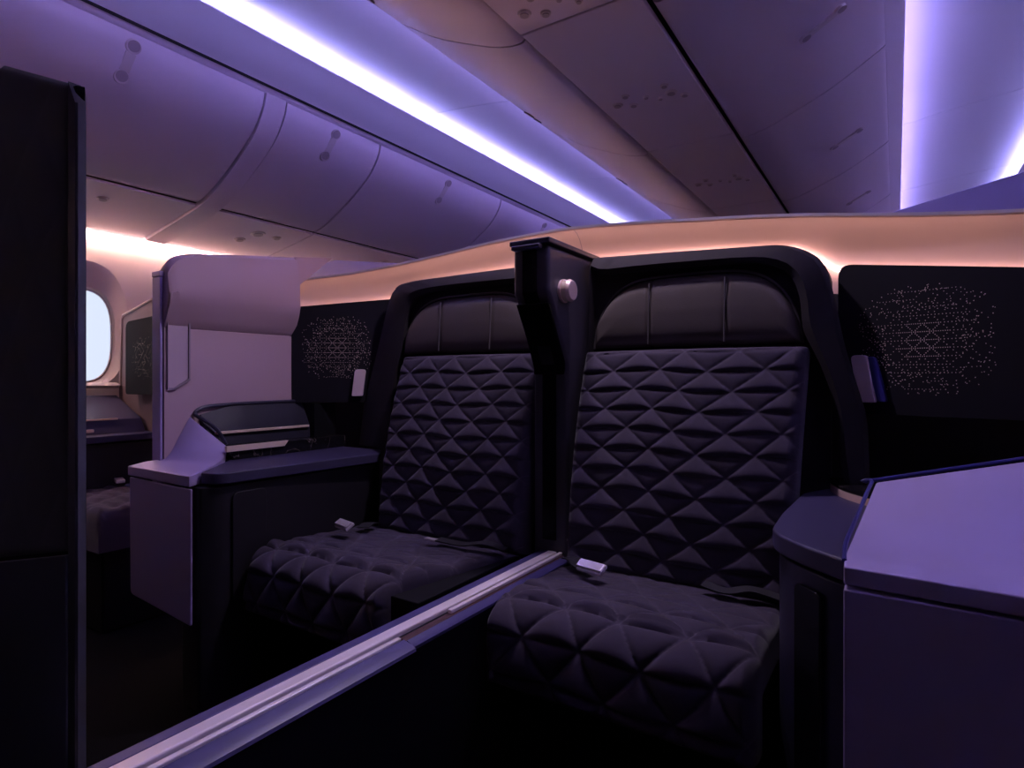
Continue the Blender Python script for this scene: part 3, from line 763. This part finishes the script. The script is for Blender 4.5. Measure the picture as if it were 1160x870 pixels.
# ---- right console
c = thing('side_console', 'large mauve-topped console at the lower right corner', 'console', (.1, 1.2, 0))
body = rounded([(-.066, .985), (-.120, 1.035), (-.172, 1.105), (-.176, 1.25), (-.170, 1.52), (-.10, 1.58), (.30, 1.48), (.30, .99)], [0, .03, .04, .02, .02, .01, 0, 0], 6)
bm = bmesh.new(); plan_prism(bm, body, .05, .650); done('body', bm, M['navyedge'], c, bevel=.003, angle=50)
top = rounded([(-.062, .975), (-.125, 1.025), (-.182, 1.095), (-.186, 1.25), (-.178, 1.50), (-.13, 1.60), (.30, 1.48), (.30, 1.30), (-.04, 1.26), (-.05, 1.05)], [.0, .04, .05, .02, .02, .01, 0, 0, 0, 0], 7)
bm = bmesh.new(); plan_prism(bm, top, .657, .690); done('worktop', bm, M['navy'], c, bevel=.005)
bm = bmesh.new()
dp = [(-.100, 1.012), (-.148, 1.065)]
d = Vector((dp[1][0]-dp[0][0], dp[1][1]-dp[0][1], 0)).normalized(); nn = Vector((d.y, -d.x, 0)) if True else None
if nn.y > 0: nn = -nn
Ld = .062
q = rounded([(0, .12), (0, .625), (Ld, .625), (Ld, .12)], .015)
prism(bm, [Vector((-.092, 1.003, 0))+d*u+Vector((0, 0, z)) for u, z in q], nn*.006); done('door', bm, M['black'], c, bevel=.002)
bm = bmesh.new(); q = rounded([(-.062, .10), (-.062, .655), (.34, .655), (.34, .10)], [.02, .004, 0, 0])
prism(bm, [(x, .950-.012*(x+.06)/.35, z) for x, z in q], (0, .03, 0)); done('front_panel', bm, M['lavfront'], c, bevel=.006, seg=3)
cap(c, 0, 0, 0, [(-.062, .955, .685), (-.062, .985, .694), (-.058, 1.045, .700), (-.048, 1.13, .722), (-.030, 1.25, .764)],
    [(.34, .925, .685), (.34, .955, .694), (.34, 1.03, .702), (.34, 1.12, .765), (.34, 1.22, .865)], M['lav'])
bm = bmesh.new(); tube(bm, smooth_line([(-.062, .970, .690), (-.064, 1.04, .700), (-.054, 1.13, .722), (-.036, 1.247, .764), (-.022, 1.258, .769), (.34, 1.228, .868)], 5), .0035); o = done('edge_line', bm, mat('indigo_trim', (.05, .045, .22), .3), c)
mar = rounded([(-.135, 1.62), (-.128, 1.56), (-.100, 1.48), (-.045, 1.405), (.03, 1.37), (.29, 1.36), (.29, 1.50), (-.11, 1.635)], [.01, .02, .03, .04, .03, 0, 0, .01], 5)
bm = bmesh.new(); plan_prism(bm, mar, .7045, .712); done('marble_tray', bm, M['marble'], c, bevel=.002)
bm = bmesh.new(); ed = smooth_line([(-.132, 1.60), (-.124, 1.54), (-.096, 1.475), (-.045, 1.408), (.03, 1.372), (.12, 1.366)], 6)
rows = [[bm.verts.new((x, y, z)) for z in (.690, .7045)] for x, y in ed]; rows2 = [[bm.verts.new((x+.006, y+.006, z)) for z in (.690, .7045)] for x, y in ed]
for a_, b_, c_, d_ in zip(rows, rows[1:], rows2, rows2[1:]):
    bm.faces.new((a_[0], b_[0], b_[1], a_[1])); bm.faces.new((c_[0], d_[0], d_[1], c_[1])); bm.faces.new((a_[1], b_[1], d_[1], c_[1])); bm.faces.new((a_[0], b_[0], d_[0], c_[0]))
o = done('copper_trim', bm, mat('hammered_copper', (1, .72, .56), .25, metal=.15, bump=1.0, bscale=60), c); o['label'] = 'curved hammered copper edge under the dark marble'

# ================================================================ LEFT SUITE SIDE WALL
sw = thing('suite_side_wall', 'tall purple-mauve suite side wall behind the left console', 'partition', (-1.9, 1.2, 0))
TOP = [(.946, 1.283), (.958, 1.305), (.986, 1.333), (1.05, 1.350), (1.209, 1.373), (1.412, 1.400)]
bm = bmesh.new(); rows = []
for y, z in smooth_line(TOP, 4):
    zz = z
    sec = [(-1.93, 0), (-1.93, 1.283), (-1.915, zz-.01), (-1.905, zz), (-1.875, zz), (-1.860, zz-.012), (-1.846, zz-.10), (-1.842, 1.215), (-1.850, 1.18), (-1.868, 1.135), (-1.878, 1.112), (-1.883, 1.108), (-1.880, 1.104), (-1.880, 0)]
    yy = max(y, .975) if False else y
    rows.append([bm.verts.new((x, yy, max(z_, .31))) for x, z_ in sec])
grid_faces(bm, rows, closed=True); bm.faces.new(rows[0]); bm.faces.new(rows[-1][::-1])
done('wall_body', bm, M['mauve'], sw, angle=40)
bm = bmesh.new(); box(bm, (-1.934, .936, .31), (-1.886, .9455, 1.262)); done('front_edge', bm, M['lav'], sw, bevel=.003)
bm = bmesh.new(); box(bm, (-1.933, .934, 1.263), (-1.884, .950, 1.280)); done('cap_block', bm, M['lavfront'], sw, bevel=.003)
bm = bmesh.new(); prism(bm, [(-1.873, y, z) for y, z in ((1.40, 1.280), (1.405, 1.399), (1.575, 1.424))], (.012, 0, 0)); done('gusset', bm, M['mauve'], sw, smooth=False)
# slot mirror near the front edge
fr = bmesh.new()
oq = [(.952, .915), (.952, 1.160), (.972, 1.160), (1.022, 1.128), (1.022, .945), (.972, .915)]
iq = [(.954, .922), (.954, 1.154), (.971, 1.154), (1.017, 1.123), (1.017, .950), (.971, .922)]
r1 = [fr.verts.new((-1.8795, y, z)) for y, z in oq]; r2 = [fr.verts.new((-1.872, y, z)) for y, z in iq]; r3 = [fr.verts.new((-1.8785, y+.002, z)) for y, z in iq]
r1b = [fr.verts.new((-1.872, y, z)) for y, z in oq]
grid_faces(fr, [r1, r1b, r2, r3], closed=True); mf = done('mirror_frame', fr, M['latch_dark'], sw, smooth=False)
bm = bmesh.new(); prism(bm, [(-1.8785, y, z) for y, z in iq], (.002, 0, 0)); o = done('mirror', bm, mat('mirror_tint', (.80, .64, .68), .2, metal=.2), mf, smooth=False)  # pale pink colour stands in for the mirror's reflection

# ================================================================ NEAR DARK PANEL (left foreground)
np_ = thing('foreground_partition', 'tall near-black quilted panel filling the left edge', 'partition', (-1.1, .32, 0))
def ptop(x): return 1.395+(-.02 if x > -1.2 else 0) if x < -1.10 else 1.407+(x+1.087)*-.383
bm = bmesh.new()
plan = [(-1.95, .322), (-.850, .322), (-.845, .330), (-.905, .355), (-1.95, .355)]
cs = []
for x, y in plan: cs.append((bm.verts.new((x, y, 0)), bm.verts.new((x, y, (1.312 if x > -.87 else 1.325 if x > -1 else 1.40)))))
n = len(cs)
for k in range(n): bm.faces.new((cs[k][0], cs[(k+1) % n][0], cs[(k+1) % n][1], cs[k][1]))
bm.faces.new([c_[0] for c_ in cs]); bm.faces.new([c_[1] for c_ in cs])
done('core', bm, M['matblack'], np_, smooth=False)
def npos(u, v):
    x = -1.92+u; zt = 1.405 if x < -1.087 else 1.405-(x+1.087)*.39
    zb = .690+(x+1.087)*.20
    return Vector((x, .3195, zb+(zt-zb)*v/.66)), Vector((0, -1, 0))
quilt_sheet('quilted_cover', np_, npos, 1.060, .66, 170, 110, .16, .10, .0018, M['nearquilt'], skirt=.006, edge=.003)
bm = bmesh.new(); prism(bm, [(-1.92, .3215, .05), (-1.92, .3215, .515), (-.861, .3215, .732), (-.861, .3215, .05)], (0, -.006, 0)); done('lower_panel', bm, M['nearnavy'], np_, bevel=.002)
bm = bmesh.new(); pp = [(-.8595, .3175), (-.8400, .3175), (-.8380, .3200), (-.8385, .3285), (-.850, .3315), (-.8595, .3315)]
a_ = [bm.verts.new((x, y, 0)) for x, y in pp]; b_ = [bm.verts.new((x, y, 1.318 if x < -.855 else 1.300 if x < -.845 else 1.287)) for x, y in pp]
for k in range(6): bm.faces.new((a_[k], a_[(k+1) % 6], b_[(k+1) % 6], b_[k]))
bm.faces.new(a_); bm.faces.new(b_[::-1])
done('edge_post', bm, mat('edge_band', (.07, .072, .08), .4), np_)

# two fill spots added under the service panel to brighten upward-facing surfaces
for sx in (-1, 1):
    L = bpy.data.lights.new('added_fill_spot', 'SPOT'); L.energy = 5.5; L.color = (.86, .70, 1.0); L.spot_size = math.radians(130); L.spot_blend = 1; L.shadow_soft_size = .03
    o = bpy.data.objects.new('added_fill_spot', L); COL.objects.link(o); o.location = (CX+sx*.09, 1.40, 1.925)
    o.rotation_euler = (math.radians(-12), math.radians(sx*-22), 0)
# unseen partition added behind the viewer to shade the seat fronts
ap = tag(quick('shading_partition', lambda b: box(b, (-.75, -.36, 0), (.33, -.30, 1.36)), M['dark'], bevel=.01), 'unseen dark partition added behind the viewer to shade the seats', 'partition')

# ================================================================ WINDOW-SIDE SUITE IN THE BACKGROUND
ws = thing('window_suite_surround', 'taupe surround of the window-side suite with a painted light line along its edge', 'partition', (-3.1, 1.55, 0))
bm = bmesh.new(); so = [(-3.44, .915), (-3.40, 1.262), (-3.385, 1.278), (-2.93, 1.375), (-2.6, 1.375), (-2.6, .915)]
prism(bm, [(x, 1.50, z) for x, z in so], (0, .04, 0)); prism(bm, [(-3.44, 1.50, 0), (-3.44, 1.50, .914), (-2.6, 1.50, .914), (-2.6, 1.50, 0)], (0, .04, 0)); done('surround_panel', bm, mat('taupe_panel', (.26, .18, .20), .6), ws, smooth=False)
bm = bmesh.new(); tube(bm, [(-3.418, 1.497, .915), (-3.402, 1.497, 1.262), (-3.386, 1.497, 1.281), (-2.93, 1.497, 1.378), (-2.6, 1.497, 1.378)], .006); done('edge_line', bm, M['cream'], ws)  # pale tube stands in for light showing from behind the panel
wing((-3.245, 1.445), (-2.82, 1.46), 1.235, 1.262, .872, 'small dot-patterned side screen of the window-side suite', (.17, 1.05), None, None, m='wing', rad=.04, dens=.35, outer=.10)
wc = thing('side_console', 'dark low console under the cabin window, half hidden by the near panel', 'console', (-3.2, 1.2, 0))
def b2(name, a, b, m, bv=.004):
    bm = bmesh.new(); box(bm, a, b); return done(name, bm, M[m], wc, bevel=bv)
b2('body', (-3.42, .9, .05), (-3.02, 1.48, .655), 'dark'); b2('worktop', (-3.42, .9, .66), (-3.0, 1.49, .69), 'navy')
bm = bmesh.new(); prism(bm, [(-3.42, .9, .69), (-3.12, .9, .69), (-3.16, .9, .755), (-3.42, .9, .865)], (0, .58, 0)); done('upper_tier', bm, M['navy'], wc, bevel=.004)
o = b2('copper_trim', (-3.165, .95, .752), (-3.150, 1.37, .760), 'copper', .002); o['label'] = 'thin copper line of the upper tier'
o = b2('copper_trim', (-3.118, .95, .702), (-3.105, 1.25, .716), 'copper', .002); o['label'] = 'bright copper bar of the lower tier'
bm = bmesh.new(); prism(bm, [(-3.44, 1.0, .90), (-3.425, 1.0, .90), (-3.40, 1.0, .915), (-3.44, 1.0, .93)], (0, .49, 0)); tag(done('window_ledge', bm, M['sidewall']), 'pale ledge below the cabin window', 'ledge')
wseat = thing('suite_seat', 'window-side seat cushion glimpsed between near panel and left console', 'seat', (-2.75, 1.3, 0))
quilt_sheet('seat_cushion', wseat, lambda u, v: (Vector((-3.0+u, 1.0+v, .455)), Vector((0, 0, 1))), .55, .48, 60, 50, .14, .08, .016, M['quilt'], skirt=.12, edge=.03)
bm = bmesh.new(); box(bm, (-2.98, 1.02, 0), (-2.47, 1.47, .42)); done('base', bm, M['matblack'], wseat, bevel=.01)
bm = bmesh.new(); box(bm, (-.04, -.018, 0), (.04, .018, .016)); bmesh.ops.transform(bm, matrix=Matrix.Translation((-2.93, 1.28, .485)) @ Matrix.Rotation(-.3, 4, 'Z'), verts=bm.verts); done('buckle', bm, M['buckle'], wseat, bevel=.004)
